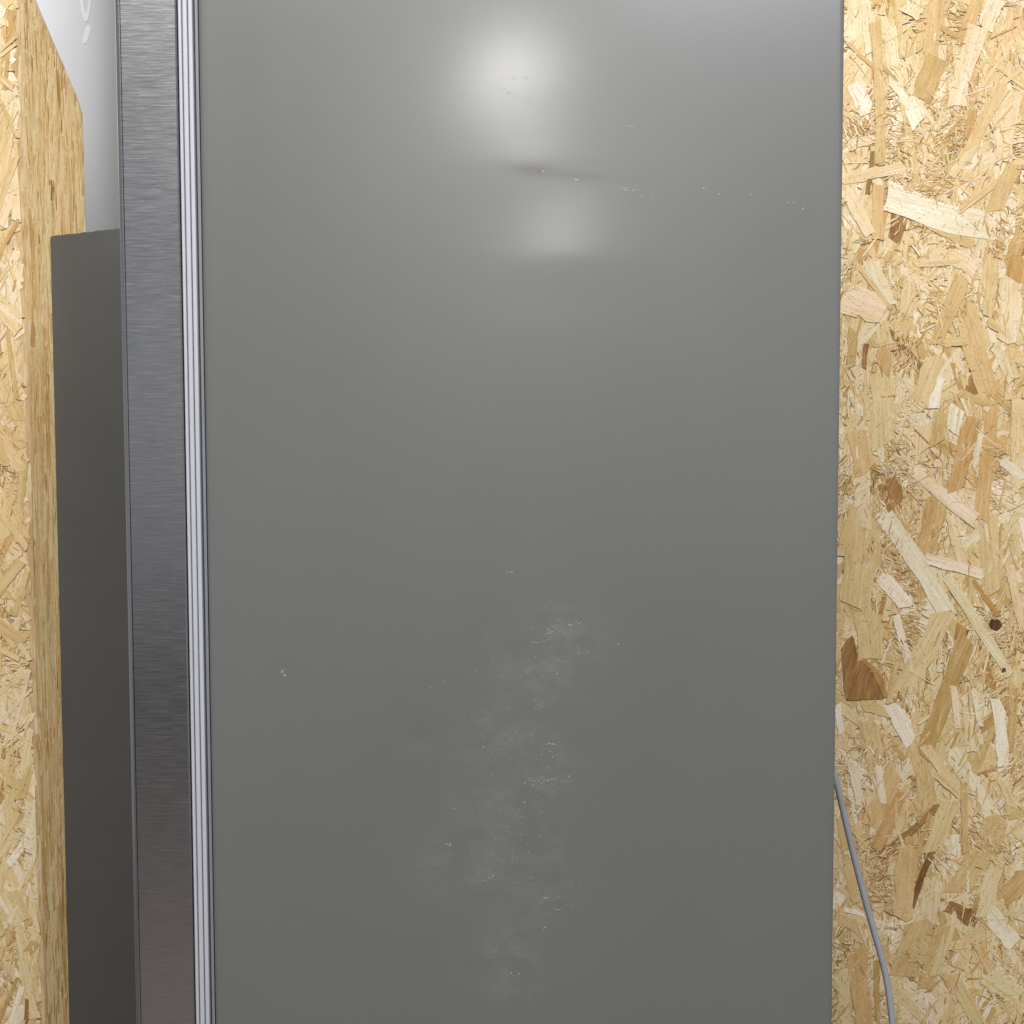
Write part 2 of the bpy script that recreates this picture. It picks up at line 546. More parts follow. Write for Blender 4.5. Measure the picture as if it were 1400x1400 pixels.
# hand-read strands of the wall right of the refrigerator: x1,y1,x2,y2,width,tone (photograph pixels, put on the wall plane)
SEEN = [
    (1212, 268, 1392, 318, 36, .97), (1196, 30, 1203, 222, 14, .48), (1192, 207, 1185, 265, 6, .16), (1282, -6, 1270, 78, 22, .50),
    (1284, 80, 1258, 138, 28, .40), (1338, 36, 1307, 146, 27, .82), (1364, -5, 1346, 38, 22, .86), (1336, -5, 1318, 50, 19, .46),
    (1168, 112, 1184, 152, 24, .97), (1240, 134, 1256, 170, 21, .99), (1220, 112, 1243, 148, 13, .88), (1230, 120, 1253, 250, 10, .60),
    (1271, 85, 1246, 132, 16, .80), (1398, 218, 1312, 288, 9, .66), (1150, 246, 1236, 228, 15, .76), (1370, 118, 1318, 225, 20, .60),
    (1386, 226, 1358, 290, 21, .48), (1200, 252, 1200, 328, 15, .50), (1221, 259, 1215, 277, 5, .10), (1216, 40, 1226, 122, 18, .78),
    (1159, 60, 1194, 92, 5, .46), (1209, 94, 1232, 115, 5, .36), (1338, 74, 1398, 116, 11, .58), (1184, 4, 1190, 72, 14, .78),
    (1285, 38, 1321, 58, 7, .38), (1158, 262, 1190, 322, 20, .80), (1398, 318, 1384, 352, 20, .40), (1226, 0, 1234, 80, 9, .60),
    (1254, 2, 1240, 22, 26, .84), (1330, 150, 1322, 190, 12, .34), (1160, 200, 1196, 190, 14, .80), (1380, 140, 1372, 215, 20, .76),
    (1345, 130, 1395, 96, 6, .62), (1255, 140, 1282, 178, 6, .80), (1300, 240, 1335, 200, 10, .72), (1263, 300, 1330, 335, 14, .55),
    (1146, 402, 1214, 428, 40, .88), (1190, 357, 1213, 415, 23, .84), (1247, 352, 1240, 430, 18, .70), (1316, 380, 1278, 470, 21, .47),
    (1320, 430, 1352, 536, 31, .58), (1358, 524, 1340, 712, 19, .50), (1331, 574, 1305, 670, 25, .40), (1308, 556, 1302, 590, 21, 1.0),
    (1283, 518, 1275, 558, 15, .97), (1202, 510, 1207, 608, 34, .62), (1213, 480, 1205, 506, 28, .38), (1380, 385, 1378, 464, 30, .80),
    (1390, 348, 1385, 386, 24, .36), (1357, 352, 1348, 434, 15, .60), (1245, 638, 1335, 712, 18, .88), (1210, 656, 1221, 688, 26, .20),
    (1184, 470, 1181, 504, 7, .12), (1225, 504, 1246, 530, 9, .80), (1174, 364, 1218, 423, 7, .55), (1277, 490, 1254, 550, 26, .62),
    (1360, 473, 1382, 522, 13, .80), (1391, 548, 1388, 664, 18, .70), (1256, 361, 1316, 358, 10, .78), (1165, 452, 1163, 502, 13, .42),
    (1340, 594, 1332, 642, 9, .98), (1178, 646, 1178, 720, 22, .78), (1262, 580, 1258, 616, 25, .72), (1285, 564, 1280, 606, 19, .48),
    (1284, 672, 1268, 756, 28, .40), (1300, 350, 1322, 362, 20, .74), (1170, 590, 1180, 645, 26, .55), (1350, 440, 1398, 470, 12, .58),
    (1290, 470, 1320, 466, 12, .50), (1370, 630, 1398, 655, 14, .95),
    (1203, 698, 1294, 838, 25, .92), (1294, 790, 1380, 922, 15, .80), (1206, 790, 1238, 828, 20, 1.0), (1182, 700, 1168, 838, 46, .57),
    (1290, 838, 1228, 948, 30, .66), (1322, 872, 1262, 1030, 25, .34), (1187, 840, 1190, 902, 38, .58), (1225, 842, 1244, 916, 10, .92),
    (1350, 700, 1356, 808, 26, .58), (1266, 764, 1344, 786, 15, .90), (1300, 706, 1316, 774, 14, .74), (1315, 856, 1313, 872, 18, .22),
    (1330, 792, 1364, 842, 7, .30), (1380, 772, 1398, 862, 13, .76), (1222, 968, 1244, 1014, 24, 1.0), (1303, 938, 1308, 994, 9, .86),
    (1185, 985, 1197, 1052, 26, .56), (1362, 960, 1371, 1050, 17, .96), (1322, 968, 1328, 1028, 14, .76), (1145, 962, 1150, 1002, 9, .95),
    (1180, 964, 1216, 976, 15, .55), (1385, 940, 1378, 1030, 12, .38), (1265, 1020, 1312, 1085, 14, .70), (1332, 945, 1340, 992, 9, .90),
    (1345, 905, 1358, 940, 9, .24), (1160, 710, 1148, 760, 14, .60), (1146, 800, 1146, 838, 8, .45), (1225, 905, 1215, 960, 8, .62),
    (1228, 1085, 1197, 1160, 21, .40), (1298, 1092, 1270, 1166, 29, .64), (1317, 1070, 1320, 1166, 10, .42), (1305, 1142, 1308, 1180, 13, .94),
    (1362, 1122, 1310, 1218, 36, .50), (1274, 1164, 1247, 1238, 10, .13), (1240, 1160, 1234, 1252, 28, .60), (1275, 1203, 1270, 1256, 27, .74),
    (1258, 1258, 1234, 1334, 38, .50), (1286, 1268, 1262, 1352, 23, .46), (1301, 1262, 1278, 1332, 15, .70), (1325, 1242, 1319, 1262, 10, .10),
    (1400, 1196, 1372, 1228, 28, .40), (1354, 1250, 1386, 1292, 26, .93), (1366, 1168, 1345, 1248, 22, .72), (1174, 1290, 1182, 1402, 28, .46),
    (1198, 1313, 1199, 1398, 9, .34), (1350, 1334, 1388, 1362, 28, .74), (1164, 1048, 1176, 1102, 13, .88), (1200, 1048, 1207, 1098, 10, .90),
    (1224, 1052, 1190, 1130, 26, .56), (1282, 1058, 1313, 1086, 13, .64), (1370, 1066, 1382, 1102, 13, .70), (1150, 1120, 1158, 1160, 14, .62),
    (1310, 1350, 1338, 1400, 20, .62), (1218, 1345, 1262, 1392, 14, .66), (1150, 1330, 1156, 1400, 18, .72), (1380, 1300, 1398, 1330, 12, .82),
    (1335, 1290, 1355, 1330, 14, .55), (1160, 1180, 1170, 1230, 16, .58),
]
WALL_U, WALL_V = Vector((1, 0, 0)), Vector((0, 0, 1))
wall = thing('strand_board_wall', 'tall pale strand board wall filling the right side behind the grey refrigerator', 'wall', (0.5, WALL_Y, 0))
TH = 0.018


def box_mesh(name, x0, x1, y0, y1, z0, z1):
    v_, f_ = prism_z([(x0, y0), (x1, y0), (x1, y1), (x0, y1)], z0, z1)
    return mesh(name, v_, f_)


def local(o, parent):
    """keep the mesh in world coordinates under a moved parent"""
    o.matrix_parent_inverse = Matrix.Translation(parent.location).inverted()
    return o


local(link('board', box_mesh('board', -0.20, 1.5, WALL_Y, WALL_Y + TH, 0.0, 2.5), M_board, wall), wall)
R0, R1, Z0, Z1 = 0.27, 0.95, 0.38, 2.08
SR = Strands((0, WALL_Y, 0), WALL_U, WALL_V, (0, -1, 0))
r = random.Random(5)
for i in range(3400):       # the rest of the board, beyond the picture
    rand_strand(r, SR, -0.19, 1.49, 0.06, 2.46, 0.0002 + 0.0006 * i / 3400, (0.008, 0.026), (0.05, 0.15), umax=1.498)
for i in range(2100):
    rand_strand(r, SR, R0, R1, Z0, Z1, 0.0004 + 0.0012 * i / 2100)
CL = clusters(r, 170, R0, R1, Z0, Z1)
fines(r, SR, CL, 75, R0, R1, Z0, Z1, 0.0013, 0.0022)
for _ in range(2600):
    a = r.gauss(1.4, 0.6)
    L = r.uniform(0.004, 0.014)
    sliver(r, SR, r.uniform(R0, R1), r.uniform(Z0, Z1), a, L, r.uniform(.0006, .0014), r.choice((.15, .25, .4, .6, .9)), r.uniform(.0015, .0024))
for i in range(110):        # strands outside the picture, so that the board goes on
    rand_strand(r, SR, 0.76, R1, Z0, Z1, r.uniform(0.0016, 0.0024))
local(SR.build('wood_fibre', wall, 'stuff'), wall)
PXM = FPX / (WALL_Y + DIST)
count = 0
for (x1, y1, x2, y2, w, t) in SEEN:
    A, B = at(x1, y1, WALL_Y), at(x2, y2, WALL_Y)
    SR.strand((A.x, A.z), (B.x, B.z), w / PXM * r.uniform(.92, 1.06), w / PXM * r.uniform(.8, 1.04), t,
              r.uniform(0.0021, 0.0029), r, thick=0.0006, n=6, rag=0.085)
    local(SR.build('wood_strand', wall), wall)
    count += 1
for _ in range(150):        # more whole strands in view between the ones read from the picture
    rand_strand(r, SR, R0, 0.76, 0.45, 2.0, r.uniform(0.0014, 0.0021), (0.003, 0.013), (0.03, 0.10))
    local(SR.build('wood_strand', wall), wall)
    count += 1
# the brown knot piece beside the refrigerator, and two dark knots
for pts, tone, nm, hh in (([(1150, 888), (1152, 932), (1157, 957), (1206, 955), (1196, 926), (1183, 908), (1172, 896), (1169, 884), (1167, 872), (1164, 869), (1159, 873), (1154, 880)], .16, 'knot_strand', .0031),
                      ([(1176, 903), (1190, 915), (1200, 935), (1207, 953), (1213, 952), (1208, 930), (1196, 912), (1180, 899)], .30, 'knot_strand', .0036),
                      ([(1352, 850), (1351.5, 854), (1354, 858.5), (1357, 860), (1361, 861.5), (1366, 859), (1369, 854), (1367, 849.5), (1363, 846), (1359, 847), (1355, 845.5)], .02, 'knot', .0034),
                      ([(1214, 657), (1211, 668), (1219, 682), (1229, 690), (1234, 680), (1232, 665), (1224, 656)], .21, 'knot', .0034),
                      ([(1369, 913), (1369, 918), (1374, 918), (1374, 913)], .02, 'knot', .0034)):
    P = [at(x, y, WALL_Y) for x, y in pts]
    P2 = [(p.x, p.z) for p in P]
    area2 = sum(P2[i][0] * P2[(i + 1) % len(P2)][1] - P2[(i + 1) % len(P2)][0] * P2[i][1] for i in range(len(P2)))
    if area2 < 0:
        P2.reverse()
    SR.put(P2, hh, 0.001, tone, 0.6, (0.25, 0.968), r)
    local(SR.build(nm, wall), wall)
# loose slivers and shavings lying over the strands
for _ in range(1900):
    a = r.gauss(1.3, 0.8)
    L = r.uniform(0.003, 0.011)
    sliver(r, SR, r.uniform(R0, 0.78), r.uniform(.45, 2.0), a, L, r.uniform(.0005, .0011), r.choice((.12, .2, .3, .45, .95, .8)), r.uniform(.0020, .0029))
CL2 = clusters(r, 80, R0, .76, .45, 2.0)
fines(r, SR, [(a, b, c * .8, d) for a, b, c, d in CL2], 60, R0, .78, .45, 2.0, 0.0020, 0.0029)
for _ in range(1300):       # longer splinters lying along the strands
    a = r.gauss(1.35, 0.35) if r.random() < .7 else r.uniform(0, 3.14)
    L = r.uniform(0.012, 0.045)
    sliver(r, SR, r.uniform(R0, 0.78), r.uniform(.45, 2.0), a, L, r.uniform(.0008, .0034), r.choice((.36, .46, .52, .6, .66, .72, .8, .95)), r.uniform(.0018, .0028), 0.04)
local(SR.build('wood_shavings', wall, 'stuff'), wall)

# ------------------------------------------------------------------ partition on the left, with its deep side face and a sloping far corner
PX1 = at(26, 0, WALL_Y).x             # right-hand face of the partition
part = thing('strand_board_partition', 'thick strand board partition end with sloping top corner, left of the steel door edge', 'wall', (PX1 - 0.2, WALL_Y, 0))
JA = math.radians(33)
DJ, NJ = Vector((math.sin(JA), math.cos(JA), 0)), Vector((math.cos(JA), -math.sin(JA), 0))


def along(p):                         # distance along the side face from the near corner
    return (p - Vector((PX1, WALL_Y, 0))).dot(DJ)



def on_side(px, py):                  # point of the partition's side face seen at a pixel
    d = ray(px, py)
    return CAM + d * ((Vector((PX1, WALL_Y, 0)) - CAM).dot(NJ) / d.dot(NJ))


prof = [on_side(117, 318), on_side(117, 190), on_side(116, 176), on_side(113, 156), on_side(106, 134), on_side(90, 96), on_side(70, 50), on_side(49, 0), on_side(38, -28)]
FAR = along(prof[0])
yz = [(0.0, 0.0), (FAR, 0.0)] + [(min(along(p), FAR), p.z) for p in prof] + [(0.0, prof[-1].z + along(prof[-1]) * 1.6)]
n = len(yz)
v = [(PX1 + DJ.x * a, WALL_Y + DJ.y * a, z) for a, z in yz] + [(PX1 - 0.30, WALL_Y + DJ.y * a, z) for a, z in yz]
f = [tuple(range(n)), tuple(reversed(range(n, 2 * n)))] + [(i, n + i, n + (i + 1) % n, (i + 1) % n) for i in range(n)]
local(link('board', mesh('board', v, f), M_board, part), part)
ztop = yz[-1][1]
SL = Strands((0, WALL_Y, 0), WALL_U, WALL_V, (0, -1, 0))
r = random.Random(8)
for i in range(600):
    rand_strand(r, SL, PX1 - 0.27, PX1 + 0.012, 0.06, ztop - 0.07, 0.0002 + 0.0006 * i / 600, umax=PX1 - 0.001)
for i in range(420):
    rand_strand(r, SL, PX1 - 0.17, PX1 + 0.012, Z0, 2.06, 0.0004 + 0.0012 * i / 420, umax=PX1 - 0.001)
fines(r, SL, clusters(r, 42, PX1 - 0.17, PX1 - 0.004, Z0, 2.06), 42, PX1 - 0.17, PX1 - 0.014, Z0, 2.06, 0.0013, 0.0021)
for _ in range(700):
    L = r.uniform(0.003, 0.012)
    sliver(r, SL, r.uniform(PX1 - .16, PX1 - .012), r.uniform(Z0, 2.06), r.gauss(1.3, .8), L, r.uniform(.0006, .0013), r.choice((.12, .25, .4, .6, .9)), r.uniform(.0016, .0026))
for _ in range(420):
    sliver(r, SL, r.uniform(PX1 - .16, PX1 - .012), r.uniform(Z0, 2.06), r.gauss(1.4, .3), r.uniform(0.01, 0.035), r.uniform(.0008, .003), r.choice((.4, .52, .6, .7, .8, .95)), r.uniform(.0018, .0026), 0.04)
local(SL.build('wood_fibre', part, 'stuff'), part)
for _ in range(95):
    rand_strand(r, SL, PX1 - 0.085, PX1 + 0.008, 0.46, 2.0, r.uniform(0.0018, 0.0027), (0.005, 0.018), (0.04, 0.12), umax=PX1 - 0.001)
    local(SL.build('wood_strand', part), part)
SJ = Strands((PX1, WALL_Y, 0), DJ, (0, 0, 1), NJ)


def side_top(y):                      # height of the board's sloping outline at distance y along the side face
    best = ztop
    for i in range(2, n - 1):
        (y0, z0), (y1, z1) = yz[i], yz[i + 1]
        if min(y0, y1) <= y <= max(y0, y1) and abs(y1 - y0) > 1e-6:
            best = min(best, z0 + (z1 - z0) * (y - y0) / (y1 - y0))
    return best


for i in range(1100):
    y = r.uniform(0.002, FAR - 0.003)
    L = r.uniform(0.05, 0.20)
    z = r.uniform(0.4, 2.05)
    if z + L / 2 > side_top(min(FAR - .001, y + 0.008)) - 0.006:
        continue
    a = math.radians(r.gauss(90, 1.6))
    c, s = math.cos(a) * L / 2, math.sin(a) * L / 2
    w = min(r.uniform(0.002, 0.008), 2 * (FAR - y - abs(c) - .001), 2 * (y - abs(c) - .001))
    if w < 0.001:
        continue
    SJ.strand((y - c, z - s), (y + c, z + s), w, w * .9, min(rand_tone(r), 0.74) - .04, 0.0003 + r.random() * 0.0006, r, thick=.0004, tilt=(0, 0))
for _ in range(900):
    y = r.uniform(0.002, FAR - 0.003)
    L = r.uniform(0.012, 0.05)
    z = r.uniform(1.5, 2.02)
    if z + L / 2 > side_top(min(FAR - .001, y + 0.003)) - 0.002:
        continue
    w = min(r.uniform(0.002, 0.006), 2 * (FAR - y - .001), 2 * (y - .001))
    if w > 0.001:
        SJ.strand((y, z - L / 2), (y, z + L / 2), w, w * .9, min(rand_tone(r), 0.74) - .04, 0.0003 + r.random() * 0.0005, r, thick=.0004, tilt=(0, 0))
for _ in range(2600):
    y, z = r.uniform(.004, FAR - .0045), r.uniform(.4, 2.05)
    L = r.uniform(0.012, 0.06)
    if z + L / 2 > side_top(y) - .004:
        continue
    sliver(r, SJ, y, z, r.gauss(1.57, .03), L, r.uniform(.0006, .0016), r.choice((.2, .34, .4, .5, .55, .6, .7)), r.uniform(.0006, .001), 0.02)
local(SJ.build('cut_edge_fibre', part, 'stuff'), part)

# ------------------------------------------------------------------ white tank beyond the partition
TC, TR = Vector((0, 0, 0)), 0.225
sil = ray(158, 60)
depth_t = 1.30
# centre so that the right silhouette stands where the photograph shows it
hx = sil.x / math.hypot(sil.x, sil.y), sil.y / math.hypot(sil.x, sil.y)
nx = (-hx[1], hx[0])                     # to the left of the viewing ray
base_pt = CAM + sil * ((depth_t - CAM.y) / sil.y)
TC = Vector((base_pt.x + nx[0] * TR, base_pt.y + nx[1] * TR, 0))
tz0, tz1 = at(130, 420, TC.y).z, 2.32
tank = thing('water_heater', 'white rounded tank appliance with white printed marks, above the dark appliance', 'water heater', (TC.x, TC.y, tz0))
rows = [(0.02, tz0 - 0.05), (0.10, tz0 - 0.045), (0.17, tz0 - 0.025), (0.21, tz0 + 0.01), (TR, tz0 + 0.05), (TR, tz1 - .05), (0.21, tz1 - .01), (0.12, tz1 + .03), (0.02, tz1 + .04)]
ns = 96
v = [(TC.x + a * math.cos(2 * math.pi * i / ns), TC.y + a * math.sin(2 * math.pi * i / ns), z) for a, z in rows for i in range(ns)]
f = [(q * ns + i, q * ns + (i + 1) % ns, (q + 1) * ns + (i + 1) % ns, (q + 1) * ns + i) for q in range(len(rows) - 1) for i in range(ns)]
f += [tuple(reversed(range(ns))), tuple(range((len(rows) - 1) * ns, len(rows) * ns))]
me = mesh('tank_shell', v, f)
sharp(me, 40)
local(link('tank_shell', me, M_white, tank), tank)
# a wall bracket behind it and its feed pipe below keep it in place
local(link('bracket', box_mesh('bracket', TC.x - .05, TC.x + .05, TC.y + TR - .005, 2.249, 1.75, 1.85), M_white, tank), tank)


def on_tank(px, py, off=0.0006):
    d = ray(px, py)
    ox, oy = CAM.x - TC.x, CAM.y - TC.y
    R_ = TR + off
    a = d.x ** 2 + d.y ** 2
    b2 = ox * d.x + oy * d.y
    c = ox * ox + oy * oy - R_ * R_
    disc = max(0.0, b2 * b2 - a * c)
    t = (-b2 - math.sqrt(disc)) / a
    return CAM + d * t


def print_mark(outer, inner=None):
    v_, f_ = [], []
    if inner:
        m_ = len(outer)
        for off in (0.0, 0.0006):
            v_ += [on_tank(x, y, off) for x, y in outer] + [on_tank(x, y, off) for x, y in inner]
        T = 2 * m_
        for i in range(m_):
            j = (i + 1) % m_
            f_.append((T + i, T + j, T + m_ + j, T + m_ + i))
            f_.append((i, j, T + j, T + i))
            f_.append((m_ + i, T + m_ + i, T + m_ + j, m_ + j))
    else:
        m_ = len(outer)
        for off in (0.0, 0.0006):
            v_ += [on_tank(x, y, off) for x, y in outer]
        f_.append(tuple(range(m_, 2 * m_)))
        for i in range(m_):
            j = (i + 1) % m_
            f_.append((i, j, m_ + j, m_ + i))
    return mesh('printed_mark', v_, f_)


out_, inn_ = [], []
for i in range(28):
    a = 2 * math.pi * i / 28
    c, s = math.cos(a), math.sin(a)
    out_.append((117.4 + 7.4 * c * (1 - 0.18 * max(0, s) ** 2), -8 + 38 * s))
    inn_.append((117.6 + 4.6 * c, -8 + 26 * s))
local(link('printed_mark', print_mark(out_, inn_), M_print, tank), tank)
dash = []
for i in range(22):
    a = 2 * math.pi * i / 22
    e = (3.4 * math.copysign(abs(math.cos(a)) ** 0.8, math.cos(a)), 12.5 * math.copysign(abs(math.sin(a)) ** 0.8, math.sin(a)))
    dash.append((118.6 + e[0] - e[1] * 0.28, 47.4 + e[1]))
local(link('printed_mark', print_mark(dash), M_print, tank), tank)

# ------------------------------------------------------------------ dark appliance between partition and door
pA = on_side(67.2, 322)
A = Vector((pA.x + 0.002, pA.y - 0.001, 0))
dirv = Vector((math.cos(math.radians(-14)), math.sin(math.radians(-14)), 0))
back = Vector((-dirv.y, dirv.x, 0))
za = pA.z
wd, dp = 0.30, 0.52
B_ = A + dirv * wd
dark = thing('dark_appliance', 'dark grey brown appliance standing between the strand board partition and the steel door', 'appliance', (A.x, A.y, 0))
nseg = 40
prof2 = []
rc = 0.004
v, f = [], []
fr, bk, tp = [], [], []
rt = random.Random(3)
# front skin with a slightly uneven folded top edge
for i in range(nseg + 1):
    t = i / nseg
    P = A + dirv * (wd * t)
    zt = za + 0.009 * min(1, t * 2.0) + rt.uniform(-.0006, .0006)
    ring = [(P, 0.02), (P, zt - rc), (P + back * rc * .3, zt - rc * .3), (P + back * rc, zt), (P + back * dp, zt), (P + back * dp, 0.02)]
    for q, z in ring:
        v.append((q.x, q.y, z))
for i in range(nseg):
    for j in range(6):
        a, b = i * 6 + j, i * 6 + (j + 1) % 6
        f.append((a, a + 6, b + 6, b))
f.append((0, 1, 2, 3, 4, 5))
f.append(tuple(nseg * 6 + q for q in (5, 4, 3, 2, 1, 0)))
me = mesh('cabinet', v, f)
bm = bmesh.new()
bm.from_mesh(me)
bmesh.ops.recalc_face_normals(bm, faces=bm.faces)
bm.to_mesh(me)
bm.free()
sharp(me, 30)
local(link('cabinet', me, M_dark, dark), dark)
for (a, b) in ((.04, .05), (wd - .04, .05), (.04, dp - .05), (wd - .04, dp - .05)):
    P = A + dirv * a + back * b
    vv, ff = prism_z(arc(P.x, P.y, .018, 0, 345, 23), 0.0, 0.022)
    local(link('foot', mesh('foot', vv, ff), M_plug, dark), dark)

# ------------------------------------------------------------------ refrigerator
FZ0, FZ1 = 0.055, 1.86
ym = 700
def X_(px):
    return panel(px, ym).x
x_sil, x_seam, x_steel, x_g0, x_g1, x_g2, x_g3, x_trim0, x_trim1, x_pan, x_right = (
    X_(170.3), X_(177.6), X_(252.9), X_(253.6), X_(259.4), X_(267.0), X_(274.2), X_(276.4), X_(280.2), X_(282.0), X_(1146.2))
FD = 0.60
fridge = thing('refrigerator', 'tall grey refrigerator seen from its scuffed, dented side, brushed steel door edge at left', 'refrigerator', (0, 0, 0))

# side panel: dented sheet
def slope_profile(row):              # vertical slope of the dented sheet by picture row
    pts = [(-80, 0), (130, 0.0), (180, 0.010), (210, 0.018), (225, 0.004), (234, 0.001), (241, 0.006), (256, 0.0), (310, 0.0), (332, 0.002), (341, 0.0), (358, -0.012), (390, -0.011), (430, 0.0), (2000, 0)]
    for (a, sa), (b, sb) in zip(pts, pts[1:]):
        if a <= row <= b:
            return sa + (sb - sa) * (row - a) / (b - a)
    return 0.0


Z_OF = lambda row: panel(700, row).z
tab = []
acc = 0.0
row = 440.0
while row > -200:
    tab.append((row, acc))
    acc += slope_profile(row) * (Z_OF(row - 2) - Z_OF(row))
    row -= 2
tabz = [(Z_OF(a), b) for a, b in tab]
zlo, zhi = tabz[0][0], tabz[-1][0]
dent_c = panel(575, 1013)
crease_x = X_(770)


def dent(x, z):
    y = 0.0
    if z > zlo:
        t = (min(z, zhi) - zlo) / (zhi - zlo) * (len(tabz) - 1)
        i = min(int(t), len(tabz) - 2)
        d0 = tabz[i][1] + (tabz[i + 1][1] - tabz[i][1]) * (t - i)
        if z > zhi:
            d0 *= math.exp(-(z - zhi) / 0.08)
        y += d0 * math.exp(-((x - crease_x) / 0.085) ** 2)
    q = ((x - dent_c.x) ** 2 + (z - dent_c.z) ** 2) / 0.011 ** 2
    if q < 12:
        y += 0.0009 * math.exp(-q)
    # gentle oil-canning of the sheet
    y += 0.0010 * math.sin(x * 7.3 + 0.8) * math.sin(z * 4.1 + 1.2) + 0.00025 * math.sin(x * 16 + z * 9)
    return y


rr = 0.0045
r2 = 0.002
xs = [x_pan + rr + (x_right - x_pan - 2 * rr) * i / 110 for i in range(111)]
prof_l = [(x_pan, 0.03), (x_pan, rr)] + [(x_pan + rr - rr * math.cos(a), rr - rr * math.sin(a)) for a in (0.4, 0.8, 1.2)]
prof_r = [(x_right - r2 + r2 * math.sin(a), r2 - r2 * math.cos(a)) for a in (0.4, 0.8, 1.2)] + [(x_right, r2), (x_right, 0.03)]


def sheet(x, z):                     # depth of the sheet, flat again at its folded edges
    e = max(0.0, min(1.0, (x - xs[0]) / 0.16, (xs[-1] - x) / 0.16))
    return dent(x, z) * e * e * (3 - 2 * e)


zs = [FZ0 + (FZ1 - FZ0) * i / 420 for i in range(421)]
v, f = [], []
for z in zs:
    for x, y in prof_l:
        v.append((x, y, z))
    for x in xs:
        v.append((x, sheet(x, z), z))
    for x, y in prof_r:
        v.append((x, y, z))
m_ = len(prof_l) + len(xs) + len(prof_r)
for i in range(len(zs) - 1):
    for j in range(m_ - 1):
        a = i * m_ + j
        f.append((a, a + 1, a + 1 + m_, a + m_))
me = mesh('side_panel', v, f, True)
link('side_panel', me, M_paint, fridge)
# cabinet body behind the sheet
M_back = plain('galvanised_back', (0.35, 0.36, 0.37), 0.5, 0.3)
link('cabinet', box_mesh('cabinet', x_pan + 0.0008, x_right - 0.0008, 0.012, FD, FZ0 + .001, FZ1 - .001), M_paint, fridge)
# front frame strip
v, f = prism_z([(x_trim0, 0.0052), (x_trim1, 0.0052), (x_trim1, 0.03), (x_trim0, 0.03)], FZ0, FZ1)
link('front_frame', mesh('front_frame', v, f), M_trim, fridge)
v, f = prism_z([(x_steel - .003, 0.0095), (x_pan + .002, 0.0095), (x_pan + .002, FD - .02), (x_steel - .003, FD - .02)], FZ0 + .002, FZ1 - .002)
gs = link('gasket', mesh('gasket', v, f), M_groove, fridge)
for a, b in ((x_g0, x_g1), (x_g1, x_g2), (x_g2, x_g3)):
    g0, g1 = a + 0.00035, b - 0.0005
    rr_ = 0.0012
    pf = [(g1, 0.009), (g0, 0.009)] + [(g0 + rr_ - rr_ * math.cos(t), 0.0030 + rr_ - rr_ * math.sin(t)) for t in (0, .5, 1.0, 1.57)] + \
         [(g1 - rr_ + rr_ * math.sin(t), 0.0030 + rr_ - rr_ * math.cos(t)) for t in (0, .5, 1.0, 1.57)]
    v, f = prism_z(pf, FZ0, FZ1)
    me = mesh('gasket_rib', v, f)
    sharp(me, 50)
    link('gasket_rib', me, M_gasket, gs)
# door: steel skin wraps the front, with a folded side plate
door_v, door_f = prism_z([(x_seam - .002, 0.006), (x_steel - .001, 0.006), (x_steel - .001, FD - .002), (x_seam - .002, FD - .002)], FZ0, FZ1)
door = link('door', mesh('door', door_v, door_f), M_groove, fridge)
v, f = prism_z([(x_seam + .0002, 0.0010), (x_seam + .0008, 0.0)] + [(x_steel - .0012, 0.0), (x_steel, 0.0010), (x_steel, 0.0055), (x_seam + .0002, 0.0055)], FZ0, FZ1)
link('side_plate', mesh('side_plate', v, f), M_steel, door)
rc = 0.0046
skin = arc(x_sil + rc, rc + 0.0004, rc, 180, 275, 12)
skin = skin + [(x_seam - .0001, 0.0010), (x_seam - .0001, 0.006), (x_seam - .0018, 0.006), (x_seam - .0018, FD - .006), (x_sil, FD - .006)]
v, f = prism_z(skin, FZ0, FZ1)
me = mesh('front_skin', v, f)
sharp(me, 40)
link('front_skin', me, M_steel_edge, door)
for (a, b) in ((x_pan + .06, .06), (x_right - .06, .06), (x_pan + .06, FD - .06), (x_right - .06, FD - .06)):
    vv, ff = prism_z(arc(a, b, .02, 0, 345, 23), 0.0, FZ0 + .003)
    link('foot', mesh('foot', vv, ff), M_plug, fridge)

# chips and scratches on the side panel (raised flecks of bared paint)
rs = random.Random(21)
v, f = [], []


def fleck(px, py, L, w, a):
    base_ = len(v)
    pts = []
    k_ = rs.uniform(-.08, .08) * L
    for t, sd in ((-.5, 0), (-.2, -1), (.2, -1), (.5, 0), (.2, 1), (-.2, 1)):
        q = k_ * (1 - 4 * t * t)
        dx, dy = t * L, sd * w * rs.uniform(.3, .6) + q
        pts.append((px + dx * math.cos(a) - dy * math.sin(a), py + dx * math.sin(a) + dy * math.cos(a)))
    P = [panel(*p) for p in pts]
    for off in (0.0002, -0.00015):
        for p in P:
            v.append((p.x, sheet(p.x, p.z) + off, p.z))
    m6 = 6
    f.append(tuple(base_ + m6 + i for i in range(m6)))
    for i in range(m6):
        f.append((base_ + i, base_ + (i + 1) % m6, base_ + m6 + (i + 1) % m6, base_ + m6 + i))


def spray(px, py, sx, sy, n_, lmin=1.5, lmax=4.5):
    for _ in range(n_):
        fleck(rs.gauss(px, sx), rs.gauss(py, sy), rs.uniform(lmin, lmax), rs.uniform(.5, 1.2), rs.gauss(-.12, .25))


